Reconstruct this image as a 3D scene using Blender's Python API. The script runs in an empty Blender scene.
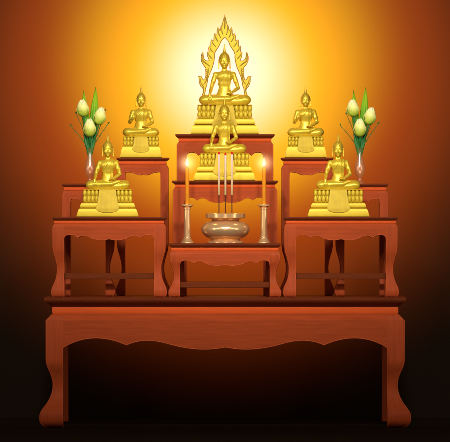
import bpy, bmesh, math, random
import numpy as np
from mathutils import Vector, Matrix

random.seed(7)
rng = np.random.default_rng(7)
sc = bpy.context.scene
COL = sc.collection
PX = 0.005                 # metres per photograph pixel at the front of the big table
CAMY, CAMZ = -30.0, 1.035
PI = math.pi

# ------------------------------------------------------------------ helpers
def K(Y): return PX * (Y - CAMY) / (-CAMY)          # size of a photograph pixel at depth Y
def WX(px, Y): return (px - 225.0) * K(Y)
def WZ(py, Y): return CAMZ + (221.0 - py) * K(Y)

def link(o, parent=None):
    COL.objects.link(o)
    if parent is not None: o.parent = parent
    return o

def empty(name, loc, label, cat, group=None):
    o = bpy.data.objects.new(name, None)
    o.empty_display_size = 0.02
    COL.objects.link(o); o.location = loc
    tag(o, label, cat, group)
    return o

def tag(o, label=None, cat=None, group=None, kind=None):
    if label: o['label'] = label
    if cat: o['category'] = cat
    if group: o['group'] = group
    if kind: o['kind'] = kind
    return o

def mesh_obj(name, verts, faces, mat, parent=None, scale=1.0, sharp=35, smooth=True, loc=(0, 0, 0)):
    me = bpy.data.meshes.new(name)
    me.from_pydata([tuple(c * scale for c in v) for v in verts], [], faces)
    me.materials.append(mat)
    bm = bmesh.new(); bm.from_mesh(me)
    bmesh.ops.recalc_face_normals(bm, faces=bm.faces)
    bm.to_mesh(me); bm.free()
    if smooth:
        me.polygons.foreach_set('use_smooth', [True] * len(me.polygons))
        if sharp < 180: me.set_sharp_from_angle(angle=math.radians(sharp))
    o = bpy.data.objects.new(name, me)
    o.location = loc
    return link(o, parent)

def copy_tree(o, parent=None):
    c = o.copy(); COL.objects.link(c)
    c.parent = parent
    for ch in list(o.children): copy_tree(ch, c)
    return c

def bevel(o, w, seg=2, ang=40):
    m = o.modifiers.new('bevel', 'BEVEL'); m.width = w; m.segments = seg
    m.limit_method = 'ANGLE'; m.angle_limit = math.radians(ang); m.harden_normals = False
    return o

def lathe(profile, n=48):
    """profile: list of (r, z); closed top and bottom by r=0 or caps"""
    V, F = [], []
    for r, z in profile:
        for i in range(n):
            a = 2 * PI * i / n
            V.append((r * math.cos(a), r * math.sin(a), z))
    m = len(profile)
    for j in range(m - 1):
        for i in range(n):
            F.append((j * n + i, j * n + (i + 1) % n, (j + 1) * n + (i + 1) % n, (j + 1) * n + i))
    F.append(tuple(range(n - 1, -1, -1)))
    F.append(tuple((m - 1) * n + i for i in range(n)))
    return V, F

def smooth_profile(pts, sub=6):
    """Catmull-Rom through the points"""
    out = []
    P = [pts[0]] + list(pts) + [pts[-1]]
    for i in range(1, len(P) - 2):
        p0, p1, p2, p3 = P[i - 1], P[i], P[i + 1], P[i + 2]
        for s in range(sub):
            t = s / sub
            out.append(tuple(0.5 * ((2 * p1[k]) + (-p0[k] + p2[k]) * t + (2 * p0[k] - 5 * p1[k] + 4 * p2[k] - p3[k]) * t * t
                                    + (-p0[k] + 3 * p1[k] - 3 * p2[k] + p3[k]) * t ** 3) for k in range(len(p1))))
    out.append(tuple(pts[-1]))
    return out

def tube(path, radii, n=10):
    V, F = [], []
    P = [Vector(p) for p in path]
    m = len(P)
    up = Vector((0, 1, 0))
    for i in range(m):
        d = (P[min(i + 1, m - 1)] - P[max(i - 1, 0)]).normalized()
        a = d.cross(up)
        if a.length < 1e-4: a = Vector((1, 0, 0))
        a.normalize(); b = d.cross(a).normalized()
        r = radii[i] if hasattr(radii, '__len__') else radii
        for k in range(n):
            t = 2 * PI * k / n
            V.append(tuple(P[i] + a * (r * math.cos(t)) + b * (r * math.sin(t))))
    for i in range(m - 1):
        for k in range(n):
            F.append((i * n + k, i * n + (k + 1) % n, (i + 1) * n + (k + 1) % n, (i + 1) * n + k))
    F.append(tuple(range(n - 1, -1, -1)))
    F.append(tuple((m - 1) * n + k for k in range(n)))
    return V, F

def join(parts):
    V, F = [], []
    for v, f in parts:
        b = len(V); V += list(v); F += [tuple(i + b for i in q) for q in f]
    return V, F

# ------------------------------------------------------------------ materials
def principled(name, base, rough=0.5, metal=0.0, spec=0.5, coat=0.0):
    m = bpy.data.materials.new(name); m.use_nodes = True
    b = m.node_tree.nodes['Principled BSDF']
    b.inputs['Base Color'].default_value = (*base, 1)
    b.inputs['Roughness'].default_value = rough
    b.inputs['Metallic'].default_value = metal
    b.inputs['Specular IOR Level'].default_value = spec
    b.inputs['Coat Weight'].default_value = coat
    b.inputs['Coat Roughness'].default_value = 0.25
    return m, b

def vary(m, b, base, amt, scale, stretch=(1, 1, 1), rough=None, bump=0.0, detail=4):
    nt = m.node_tree
    tc = nt.nodes.new('ShaderNodeTexCoord')
    mp = nt.nodes.new('ShaderNodeMapping'); mp.inputs['Scale'].default_value = stretch
    nz = nt.nodes.new('ShaderNodeTexNoise'); nz.inputs['Scale'].default_value = scale; nz.inputs['Detail'].default_value = detail
    nt.links.new(tc.outputs['Object'], mp.inputs['Vector']); nt.links.new(mp.outputs['Vector'], nz.inputs['Vector'])
    cr = nt.nodes.new('ShaderNodeValToRGB')
    cr.color_ramp.elements[0].position = 0.3; cr.color_ramp.elements[1].position = 0.7
    cr.color_ramp.elements[0].color = (*[c * (1 - amt) for c in base], 1)
    cr.color_ramp.elements[1].color = (*[min(1, c * (1 + amt)) for c in base], 1)
    nt.links.new(nz.outputs['Fac'], cr.inputs['Fac'])
    nt.links.new(cr.outputs['Color'], b.inputs['Base Color'])
    if rough:
        mr = nt.nodes.new('ShaderNodeMapRange')
        mr.inputs['To Min'].default_value = rough[0]; mr.inputs['To Max'].default_value = rough[1]
        nt.links.new(nz.outputs['Fac'], mr.inputs['Value']); nt.links.new(mr.outputs['Result'], b.inputs['Roughness'])
    if bump:
        bp = nt.nodes.new('ShaderNodeBump'); bp.inputs['Strength'].default_value = bump; bp.inputs['Distance'].default_value = 0.001
        nt.links.new(nz.outputs['Fac'], bp.inputs['Height']); nt.links.new(bp.outputs['Normal'], b.inputs['Normal'])

def mk(name, base, rough=0.5, metal=0.0, spec=0.5, coat=0.0, amt=0.0, scale=10, stretch=(1, 1, 1), rr=None, bump=0.0):
    m, b = principled(name, base, rough, metal, spec, coat)
    if amt: vary(m, b, base, amt, scale, stretch, rr, bump)
    return m

WOOD = mk('red_lacquer', (0.395, 0.066, 0.018), 0.5, spec=0.07, amt=0.12, scale=7, stretch=(1.0, 9, 14), rr=(0.42, 0.58))
WOODV = mk('red_lacquer_upright', (0.395, 0.066, 0.018), 0.5, spec=0.07, amt=0.12, scale=7, stretch=(14, 9, 1.0), rr=(0.42, 0.58))
TOPM = mk('dark_lacquer', (0.150, 0.026, 0.007), 0.45, spec=0.12, amt=0.08, scale=12, stretch=(1, 6, 6), rr=(0.4, 0.5))
BAND = mk('orange_lacquer', (0.66, 0.100, 0.021), 0.45, spec=0.05, amt=0.05, scale=10, stretch=(1, 6, 6), rr=(0.45, 0.55))
EDGELIGHT = mk('edge_light_lacquer', (0.50, 0.088, 0.025), 0.45, spec=0.15, amt=0.06, scale=10)  # lighter tone stands in for rim light on the wood edges
RAIL = mk('brown_lacquer', (0.150, 0.030, 0.008), 0.55, spec=0.05, amt=0.1, scale=12, stretch=(1, 6, 6), rr=(0.45, 0.55))
GOLD = mk('polished_gold', (0.68, 0.505, 0.034), 0.44, metal=0.25, spec=0.3, amt=0.06, scale=30, rr=(0.42, 0.52))
STATUE = mk('statue_gold', (0.78, 0.575, 0.044), 0.33, metal=0.45, spec=0.45, amt=0.08, scale=0.25, rr=(0.27, 0.40))
RIMG = mk('brown_gold', (0.26, 0.145, 0.012), 0.4, metal=0.35, spec=0.4)
DRAPE = mk('drape_gold', (0.54, 0.385, 0.026), 0.5, metal=0.15, spec=0.2, amt=0.08, scale=30)
AGED = mk('aged_gold', (0.36, 0.235, 0.017), 0.42, metal=0.35, spec=0.4, amt=0.08, scale=30)
HAIRG = mk('dull_gold', (0.56, 0.39, 0.028), 0.42, metal=0.40, spec=0.4, amt=0.06, scale=30)
BRASS = mk('pale_brass', (0.82, 0.51, 0.25), 0.28, metal=0.6, spec=0.5, amt=0.04, scale=20, rr=(0.2, 0.28))
WAX = mk('orange_wax', (0.66, 0.235, 0.008), 0.5, spec=0.15, amt=0.06, scale=30)
WICK = mk('wick', (0.02, 0.015, 0.01), 0.9)
STICK = mk('incense_stick', (0.06, 0.012, 0.01), 0.8)
BACK = mk('backdrop_cloth', (0.0150, 0.0095, 0.0058), 1.0, spec=0.0)
FLOOR = mk('dark_floor', (0.010, 0.0065, 0.0045), 0.9, spec=0.05)

def gradient_mat(name, stops, axis=2, rough=0.5, spec=0.4, sss=0.0):
    """a colour that really runs along the thing itself (petals, blades, incense)"""
    m, b = principled(name, stops[0][1], rough, 0, spec)
    nt = m.node_tree
    tc = nt.nodes.new('ShaderNodeTexCoord'); sp = nt.nodes.new('ShaderNodeSeparateXYZ')
    cr = nt.nodes.new('ShaderNodeValToRGB')
    while len(cr.color_ramp.elements) < len(stops): cr.color_ramp.elements.new(0.5)
    for e, (p, c) in zip(cr.color_ramp.elements, stops): e.position = p; e.color = (*c, 1)
    nt.links.new(tc.outputs['Generated'], sp.inputs[0]); nt.links.new(sp.outputs[axis], cr.inputs['Fac'])
    nt.links.new(cr.outputs['Color'], b.inputs['Base Color'])
    if sss:
        b.inputs['Subsurface Weight'].default_value = sss
        b.inputs['Subsurface Radius'].default_value = (0.01, 0.01, 0.005)
    return m

PETAL = gradient_mat('lotus_petal', [(0.0, (0.26, 0.42, 0.02)), (0.3, (0.58, 0.68, 0.08)), (0.65, (0.84, 0.86, 0.30)), (1.0, (0.92, 0.90, 0.60))], rough=0.5, spec=0.3)
BLADE = gradient_mat('blade_leaf', [(0.0, (0.015, 0.14, 0.02)), (0.4, (0.06, 0.32, 0.02)), (0.75, (0.26, 0.52, 0.02)), (1.0, (0.42, 0.60, 0.03))], rough=0.4)
STEM = mk('green_stem', (0.014, 0.17, 0.03), 0.5, amt=0.2, scale=40)
TWIG = mk('thorny_twig', (0.035, 0.13, 0.02), 0.6, amt=0.2, scale=40)
HAIRTIP = mk('twig_thorn', (0.22, 0.22, 0.03), 0.6)
PASTE = gradient_mat('incense_paste', [(0.0, (0.50, 0.36, 0.13)), (0.45, (0.72, 0.52, 0.36)), (1.0, (0.85, 0.66, 0.62))], rough=0.8, spec=0.1)

def emit(name, c, s):
    m = bpy.data.materials.new(name); m.use_nodes = True; nt = m.node_tree
    nt.nodes.remove(nt.nodes['Principled BSDF'])
    e = nt.nodes.new('ShaderNodeEmission'); e.inputs[0].default_value = (*c, 1); e.inputs[1].default_value = s
    nt.links.new(e.outputs[0], nt.nodes['Material Output'].inputs[0])
    return m
FLAME = emit('flame', (1.0, 0.80, 0.42), 1.6)
EMBER = emit('ember', (1.0, 0.035, 0.015), 0.8)

def glow_mat():  # emissive ball of air imitating the bloom round each candle flame
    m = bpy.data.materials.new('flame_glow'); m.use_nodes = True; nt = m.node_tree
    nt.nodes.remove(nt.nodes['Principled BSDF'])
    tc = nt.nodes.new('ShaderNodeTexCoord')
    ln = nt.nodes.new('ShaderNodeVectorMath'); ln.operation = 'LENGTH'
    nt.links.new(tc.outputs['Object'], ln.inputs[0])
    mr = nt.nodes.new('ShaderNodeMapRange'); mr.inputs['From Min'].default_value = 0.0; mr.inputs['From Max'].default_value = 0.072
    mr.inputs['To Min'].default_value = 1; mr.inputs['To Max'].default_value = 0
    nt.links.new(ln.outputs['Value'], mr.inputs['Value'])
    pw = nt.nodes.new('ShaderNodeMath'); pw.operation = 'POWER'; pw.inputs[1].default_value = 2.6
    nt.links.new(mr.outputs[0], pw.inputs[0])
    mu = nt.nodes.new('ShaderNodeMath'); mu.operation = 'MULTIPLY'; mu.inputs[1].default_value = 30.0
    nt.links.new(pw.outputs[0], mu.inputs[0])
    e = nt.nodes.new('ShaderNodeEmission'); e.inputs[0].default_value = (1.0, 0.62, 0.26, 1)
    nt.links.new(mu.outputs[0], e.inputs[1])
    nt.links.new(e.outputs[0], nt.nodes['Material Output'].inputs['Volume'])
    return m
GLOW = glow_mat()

def glass_mat():
    m = bpy.data.materials.new('smoky_glass'); m.use_nodes = True; nt = m.node_tree
    b = nt.nodes['Principled BSDF']
    b.inputs['Base Color'].default_value = (0.42, 0.28, 0.16, 1)
    b.inputs['Roughness'].default_value = 0.35; b.inputs['Specular IOR Level'].default_value = 0.4
    t = nt.nodes.new('ShaderNodeBsdfTransparent'); t.inputs[0].default_value = (1.0, 0.93, 0.86, 1)
    lw = nt.nodes.new('ShaderNodeLayerWeight'); lw.inputs['Blend'].default_value = 0.35
    mr = nt.nodes.new('ShaderNodeMapRange'); mr.inputs['To Min'].default_value = 0.16; mr.inputs['To Max'].default_value = 0.42
    nt.links.new(lw.outputs['Facing'], mr.inputs['Value'])
    mx = nt.nodes.new('ShaderNodeMixShader')
    nt.links.new(mr.outputs[0], mx.inputs[0]); nt.links.new(t.outputs[0], mx.inputs[1]); nt.links.new(b.outputs[0], mx.inputs[2])
    gl = nt.nodes.new('ShaderNodeBsdfGlossy'); gl.inputs['Roughness'].default_value = 0.24; gl.inputs[0].default_value = (0.10, 0.09, 0.08, 1)
    ad = nt.nodes.new('ShaderNodeAddShader')
    nt.links.new(mx.outputs[0], ad.inputs[0]); nt.links.new(gl.outputs[0], ad.inputs[1])
    nt.links.new(ad.outputs[0], nt.nodes['Material Output'].inputs[0])
    return m
GLASS = glass_mat()

# ------------------------------------------------------------------ setting
YWALL = 1.55
def sheet(name, v, mat, label):
    o = mesh_obj(name, v, [(0, 1, 2, 3)], mat, smooth=False)
    return tag(o, label, None, None, 'structure')
sheet('backdrop', [(-6, YWALL, -0.5), (6, YWALL, -0.5), (6, YWALL, 6), (-6, YWALL, 6)], BACK, 'plain backdrop glowing gold behind the altar')
sheet('floor', [(-6, -8, 0), (6, -8, 0), (6, YWALL + 0.2, 0), (-6, YWALL + 0.2, 0)], FLOOR, 'dark floor under the altar')

# ------------------------------------------------------------------ tables
def qbez(p0, p1, p2, n=12):
    return [tuple((1 - t) ** 2 * a + 2 * t * (1 - t) * b + t * t * c for a, b, c in zip(p0, p1, p2)) for t in [i / n for i in range(n + 1)]]

def apron_curve(kind, w, a):
    """lower edge from the opening's left end (-w) to the middle (0); second value = px below nominal"""
    if kind == 'cusped':          # arc, cusp, arc, long dip, small middle cusp
        f = a['cusp']; h = a['h']
        x1 = -w * (1 - f)
        pts = qbez((-w, a['v0']), (-w + (x1 + w) * (0.0 if a.get('round') else 0.46), -h * (1.15 if a.get('round') else 2.0)), ((-w + x1) / 2 if a.get('round') else x1, -h if a.get('round') else a['v1']))
        if a.get('round'):
            pts += qbez(((-w + x1) / 2, -h), ((-w + x1) / 2 + (x1 + w) * .3, -h * 0.95), (x1, a['v1']))[1:]
        x2 = x1 * 0.585
        pts += qbez((x1, a['v1']), (x1 + (x2 - x1) * 0.42, a['v1'] - a['h2'] * 1.9), (x2, a['v2']))[1:]
        pts += qbez((x2, a['v2']), (x2 * 0.45, a['v2'] + a['dip'] * 1.8), (0, a['v3']))[1:]
    else:                          # nearly straight, dipping to a small middle cusp
        pts = qbez((-w, 1.2), (-w, 0), (-w + 1.5, -0.3), 4)
        pts += qbez((-w + 1.5, -0.3), (-w * 0.62, -0.2), (-w * 0.42, 1.6))[1:]
        pts += qbez((-w * 0.42, 1.6), (-w * 0.18, 3.6), (0, 1.9))[1:]
    return pts

LEG_SMALL = [(0, 1.2), (0.8, 0.1), (2.2, -0.8), (5.5, -1.2), (9.0, -0.6), (12.5, 0.9), (18, 3.1), (24, 4.2), (29, 4.4), (34, 3.8), (40, 2.3), (45, 0.8), (50, 0.1), (54, 0)]
LEG_BIG = [(0, 2.5), (1.0, -0.8), (3.0, -3.6), (6.0, -5.6), (10, -6.2), (14.5, -5.6), (19, -3.2), (25, 1.2), (31, 4.4), (37, 6.3), (43, 6.8), (49, 6.0), (55, 4.0), (60, 1.8), (65, 0.3), (69, 0)]

def make_table(name, label, xc, Y, zfoot, ytop, hw, depth, slab_hw, band_hw, slab_h, band_h, shoulder, legw,
               apron_y, ckind, a, legprof, stretcher=None, group=None):
    S = K(Y)
    ztop = WZ(ytop, Y)
    H = (ztop - zfoot) / S
    root = empty(name, (WX(xc, Y), Y + depth / 2 * S, zfoot), label, 'altar table', group)
    hd = depth / 2
    ov = slab_hw - hw
    sd, bd = hd + ov, hd + (band_hw - hw)
    def ring(rx, ry, z): return [(-rx, -ry, z), (rx, -ry, z), (rx, ry, z), (-rx, ry, z)]
    def rings(levels):
        V, F = [], []
        for rx, ry, z in levels: V += ring(rx, ry, z)
        for j in range(len(levels) - 1):
            for k in range(4): F.append((j * 4 + k, j * 4 + (k + 1) % 4, j * 4 + 4 + (k + 1) % 4, j * 4 + 4 + k))
        F.append((3, 2, 1, 0)); n = (len(levels) - 1) * 4; F.append((n, n + 1, n + 2, n + 3))
        return V, F
    inset = slab_hw - band_hw
    z0 = H - slab_h
    lv = []
    for t in [0, .12, .25, .4, .55, .7, .82, .9]:
        off = inset * (1 - math.sin(t / 0.9 * PI / 2) ** 1.3) - 0.4 * (1 - t)
        lv.append((slab_hw - off, sd - off, z0 + slab_h * (t * 0.85)))
    lv.append((slab_hw, sd, z0 + slab_h * 0.86)); lv.append((slab_hw, sd, H - 0.25)); lv.append((slab_hw - 0.3, sd - 0.3, H))
    mesh_obj('table_top', *rings(lv), TOPM, root, S, sharp=40)
    zb = z0 - band_h
    lv = []
    for t in [0, .1, .3, .5, .7, .9, 1.0]:
        off = 0.55 * (2 * t - 1) ** 4
        lv.append((band_hw - off, bd - off, zb + 0.01 + (band_h - 0.02) * t))
    mesh_obj('moulding', *rings(lv), BAND, root, S, sharp=50)
    # legs
    zt = zb - 0.01
    sh_in = hw - band_hw - 0.2
    lmax = legprof[-1][0]; fz = min(1.0, (zt - shoulder - 1.5) / lmax)
    prof = [(z * fz, o_) for z, o_ in smooth_profile(legprof, 4)]
    top_off = [(zt - shoulder, 0.0), (zt - shoulder * 0.15, sh_in * 0.85), (zt, sh_in)]
    prof = [p for p in prof if p[0] < zt - shoulder - 0.3] + top_off
    xi = hw - legw
    for sx in (-1, 1):
        for sy in (-1, 1):
            V, F = [], []
            for z, off in prof:
                xo, yo = hw - off, hd - off
                yi = hd - legw
                c = 0.9
                sec = [(xi, yi), (xo - 0.2, yi), (xo, yi + 0.2), (xo, yo - c), (xo - c * .3, yo - c * .3), (xo - c, yo), (xi, yo)]
                V += [(sx * x, sy * y, z) for x, y in sec]
            n = 7
            for j in range(len(prof) - 1):
                for k in range(n): F.append((j * n + k, j * n + (k + 1) % n, (j + 1) * n + (k + 1) % n, (j + 1) * n + k))
            F.append(tuple(range(n))); F.append(tuple((len(prof) - 1) * n + k for k in range(n)))
            lg = mesh_obj('leg', V, F, WOODV, root, S, sharp=60)
            wn = lg.modifiers.new('wn', 'WEIGHTED_NORMAL'); wn.keep_sharp = True
    # aprons
    zn = H - (apron_y - ytop)
    def apron(w, yf, rot):
        half = apron_curve(ckind, w, a)
        cur = half + [(-x, v) for x, v in reversed(half[:-1])]
        T = 5.0
        V, F = [], []
        for x, v in cur:
            zl = zn - v
            V += [(x, -yf + sh_in, zt), (x, -yf + sh_in * 0.85, zt - shoulder * 0.15), (x, -yf, zt - shoulder), (x, -yf, zl + 0.5), (x, -yf + 0.25, zl + 0.1), (x, -yf + 0.6, zl), (x, -yf + T, zl), (x, -yf + T, zt)]
        n = 8
        for j in range(len(cur) - 1):
            for k in range(n): F.append((j * n + k, j * n + (k + 1) % n, (j + 1) * n + (k + 1) % n, (j + 1) * n + k))
        F.append(tuple(range(n))); F.append(tuple((len(cur) - 1) * n + k for k in range(n)))
        o = mesh_obj('apron', V, F, WOOD, root, S, sharp=30)
        o.rotation_euler.z = rot
        return o
    apron(xi, hd, 0); apron(xi, hd, PI)
    wy = hd - legw
    if wy > 4:
        for r in (PI / 2, -PI / 2): apron(wy, hw - 1.6, r)
    # lighter raised strip added to imitate rim light round the opening and front legs
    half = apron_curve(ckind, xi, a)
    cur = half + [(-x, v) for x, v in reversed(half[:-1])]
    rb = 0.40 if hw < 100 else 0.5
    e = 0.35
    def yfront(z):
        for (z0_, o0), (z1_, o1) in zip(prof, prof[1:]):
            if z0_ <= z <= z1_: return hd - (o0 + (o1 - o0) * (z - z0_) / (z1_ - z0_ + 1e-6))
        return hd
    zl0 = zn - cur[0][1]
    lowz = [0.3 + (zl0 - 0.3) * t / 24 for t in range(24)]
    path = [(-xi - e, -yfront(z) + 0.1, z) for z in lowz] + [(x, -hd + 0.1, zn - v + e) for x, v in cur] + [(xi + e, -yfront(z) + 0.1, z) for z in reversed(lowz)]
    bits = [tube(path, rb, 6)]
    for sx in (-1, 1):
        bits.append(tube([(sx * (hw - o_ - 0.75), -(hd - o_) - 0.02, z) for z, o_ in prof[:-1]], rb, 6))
    mesh_obj('edge_light_bead', *join(bits), EDGELIGHT, root, S, sharp=80)
    if stretcher:
        y1, y2 = stretcher
        za, zc = H - (y2 - ytop), H - (y1 - ytop)
        def bar(x0, x1, ya, yb):
            v = [(x, y, z) for z in (za, zc) for x, y in ((x0, ya), (x1, ya), (x1, yb), (x0, yb))]
            f = [(0, 1, 2, 3), (4, 5, 6, 7), (0, 1, 5, 4), (1, 2, 6, 5), (2, 3, 7, 6), (3, 0, 4, 7)]
            o = mesh_obj('stretcher', v, f, RAIL, root, S, sharp=30); bevel(o, 0.5 * S)
        m = legw * 0.62
        bar(-xi + 0.02, xi - 0.02, -hd + m, -hd + m + 4); bar(-xi + 0.02, xi - 0.02, hd - m - 4, hd - m)
        if wy > 4:
            bar(-hw + m, -hw + m + 4, -wy + 0.02, wy - 0.02); bar(hw - m - 4, hw - m, -wy + 0.02, wy - 0.02)
    return root, ztop

CUSP = dict(cusp=0.31, v0=1.6, v1=0.2, h=2.9, h2=2.6, v2=0.6, dip=1.9, v3=1.3, round=True)
BIGC = dict(cusp=0.392, v0=3.0, v1=0.5, h=7.4, h2=4.4, v2=-1.0, dip=5.2, v3=2.5)

main, ZT = make_table('altar_table', 'long low red lacquered table with cabriole legs carrying the whole altar', 225.2, 0.0, 0.0, 297.5,
                      179.7, 215, 181.0, 173.2, 9.3, 7.2, 6.5, 17.5, 345, 'cusped', BIGC, LEG_BIG)
YF = 0.09      # front row
def T(name, label, xc, Y, ytop, hw, depth, legw, apron_y, ckind='cusped', a=CUSP, st=None, slab=None, band=2.0, group='altar tables in tiers', sh=3.4, bh=3.4):
    slab = hw if slab is None else slab
    return make_table(name, label, xc, Y, ZT, ytop, hw, depth, slab, hw - band, sh, bh, 3.0, legw, apron_y, ckind, a, LEG_SMALL, st, group)
_, Z_T1L = T('side_table', 'front left red table under the seated golden statue beside the vase', 109, YF, 217.0, 56.9, 60, 11.8, 237.9, st=(273.5, 279.2), slab=57.2)
_, Z_T1R = T('side_table', 'front right red table under the seated golden statue beside the vase', 341, YF, 217.0, 56.9, 60, 11.8, 237.9, st=(273.5, 279.2), slab=57.2)
_, Z_C3 = T('offering_table', 'low centre front table carrying the incense burner and two candlesticks', 224.8, YF + 0.02, 243.4, 55.6, 52, 10.6, 263.5, st=(282, 287.8), slab=56, sh=4, bh=3.6)
_, Z_C2 = T('middle_table', 'middle centre table behind the burner with the smaller front golden statue', 225, 0.42, 180.6, 52.3, 44, 11.6, 200.3, slab=53.2, sh=3.7, bh=3.5)
_, Z_C1 = T('tall_table', 'tallest centre table at the back under the flame haloed statue', 225, 0.68, 134.0, 48.4, 50, 9.8, 155.2, slab=49.7, sh=4.2, bh=3.6)
_, Z_T3L = T('low_back_table', 'small low table at far left holding the vase of lotus buds', 88, 0.44, 183.6, 26.0, 34, 8.4, 199, 'plain', slab=26.4, sh=3.4)
_, Z_T3R = T('low_back_table', 'small low table at far right holding the vase of lotus buds', 362, 0.44, 183.6, 26.0, 34, 8.4, 199, 'plain', slab=26.4, sh=3.4)
_, Z_T2L = T('tall_side_table', 'tall narrow back left table under the statue with raised hand', 142.7, 0.66, 157.6, 25.6, 38, 7.8, 172.4, 'plain', slab=26.4, sh=3.4)
_, Z_T2R = T('tall_side_table', 'tall narrow back right table under the statue with raised hand', 307.3, 0.66, 157.6, 25.6, 38, 7.8, 172.4, 'plain', slab=26.4, sh=3.4)

# ------------------------------------------------------------------ sculpting: distance fields turned into meshes
class Field:
    def __init__(s, lo, hi, h):
        s.lo = np.array(lo, np.float32); s.h = h
        s.n = np.ceil((np.array(hi) - s.lo) / h).astype(int) + 1
        s.d = np.full(tuple(s.n), 50.0, np.float32)
        s.ax = [s.lo[i] + np.arange(s.n[i], dtype=np.float32) * h for i in range(3)]
    def win(s, lo, hi):
        a = [max(0, int((lo[i] - s.lo[i]) / s.h)) for i in range(3)]
        b = [min(s.n[i], int((hi[i] - s.lo[i]) / s.h) + 2) for i in range(3)]
        sl = tuple(slice(a[i], max(a[i], b[i])) for i in range(3))
        X, Y, Z = np.meshgrid(s.ax[0][sl[0]], s.ax[1][sl[1]], s.ax[2][sl[2]], indexing='ij')
        return sl, X, Y, Z
    def put(s, sl, d, k, mode='add'):
        o = s.d[sl]
        if mode == 'cut': 
            h = np.clip(0.5 - 0.5 * (o + d) / k, 0, 1); s.d[sl] = o * (1 - h) - d * h + k * h * (1 - h); return
        h = np.clip(0.5 + 0.5 * (o - d) / k, 0, 1)
        s.d[sl] = o * (1 - h) + d * h - k * h * (1 - h)
    def cone(s, a, b, ra, rb, k=1.0, mode='add', sq=(1, 1, 1)):
        r = max(ra, rb) + k + 1.5
        lo = [min(a[i], b[i]) - r for i in range(3)]; hi = [max(a[i], b[i]) + r for i in range(3)]
        sl, X, Y, Z = s.win(lo, hi)
        if X.size == 0: return
        ab = [(b[i] - a[i]) / sq[i] for i in range(3)]
        px, py, pz = (X - a[0]) / sq[0], (Y - a[1]) / sq[1], (Z - a[2]) / sq[2]
        L = sum(c * c for c in ab) + 1e-9
        t = np.clip((px * ab[0] + py * ab[1] + pz * ab[2]) / L, 0, 1)
        d = np.sqrt((px - t * ab[0]) ** 2 + (py - t * ab[1]) ** 2 + (pz - t * ab[2]) ** 2) - (ra + (rb - ra) * t)
        s.put(sl, d * min(sq), k, mode)
    def ell(s, c, r, k=1.0, mode='add', tilt=0.0, yaw=0.0):
        R = max(r) + k + 1.5
        sl, X, Y, Z = s.win([c[i] - R for i in range(3)], [c[i] + R for i in range(3)])
        if X.size == 0: return
        x, y, z = X - c[0], Y - c[1], Z - c[2]
        if tilt: x, z = x * math.cos(tilt) + z * math.sin(tilt), -x * math.sin(tilt) + z * math.cos(tilt)
        if yaw: x, y = x * math.cos(yaw) + y * math.sin(yaw), -x * math.sin(yaw) + y * math.cos(yaw)
        k0 = np.sqrt((x / r[0]) ** 2 + (y / r[1]) ** 2 + (z / r[2]) ** 2)
        k1 = np.sqrt((x / r[0] ** 2) ** 2 + (y / r[1] ** 2) ** 2 + (z / r[2] ** 2) ** 2) + 1e-6
        s.put(sl, k0 * (k0 - 1) / k1, k, mode)

def surface_nets(F):
    d = F.d
    neg = d < 0
    n = d.shape
    c = [neg[i:n[0] - 1 + i, j:n[1] - 1 + j, k:n[2] - 1 + k] for i in (0, 1) for j in (0, 1) for k in (0, 1)]
    cnt = sum(x.astype(np.int8) for x in c)
    act = (cnt > 0) & (cnt < 8)
    I = np.argwhere(act)
    idx = -np.ones(act.shape, np.int64); idx[act] = np.arange(len(I))
    corner = np.array([(i, j, k) for i in (0, 1) for j in (0, 1) for k in (0, 1)])
    val = np.stack([d[I[:, 0] + o[0], I[:, 1] + o[1], I[:, 2] + o[2]] for o in corner], 1)
    acc = np.zeros((len(I), 3)); num = np.zeros(len(I))
    for a in range(8):
        for b in range(a + 1, 8):
            if np.abs(corner[a] - corner[b]).sum() != 1: continue
            va, vb = val[:, a], val[:, b]
            m = (va < 0) != (vb < 0)
            t = np.where(m, va / (va - vb + 1e-12), 0)
            p = corner[a] + t[:, None] * (corner[b] - corner[a])
            acc += p * m[:, None]; num += m
    V = F.lo + (I + acc / num[:, None]) * F.h
    faces = []
    for ax in range(3):
        o = [0, 0, 0]; o[ax] = 1
        A = neg[:n[0] - o[0], :n[1] - o[1], :n[2] - o[2]]; B = neg[o[0]:, o[1]:, o[2]:]
        E = np.argwhere(A != B)
        u, v = (ax + 1) % 3, (ax + 2) % 3
        E = E[(E[:, u] > 0) & (E[:, v] > 0) & (E[:, u] < n[u] - 1) & (E[:, v] < n[v] - 1)]
        def g(du, dv):
            q = E.copy(); q[:, u] -= du; q[:, v] -= dv
            return idx[q[:, 0], q[:, 1], q[:, 2]]
        q = np.stack([g(1, 1), g(0, 1), g(0, 0), g(1, 0)], 1)
        fl = ~A[E[:, 0], E[:, 1], E[:, 2]]
        q[fl] = q[fl][:, ::-1]
        faces.append(q)
    return V, np.concatenate(faces)

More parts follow.
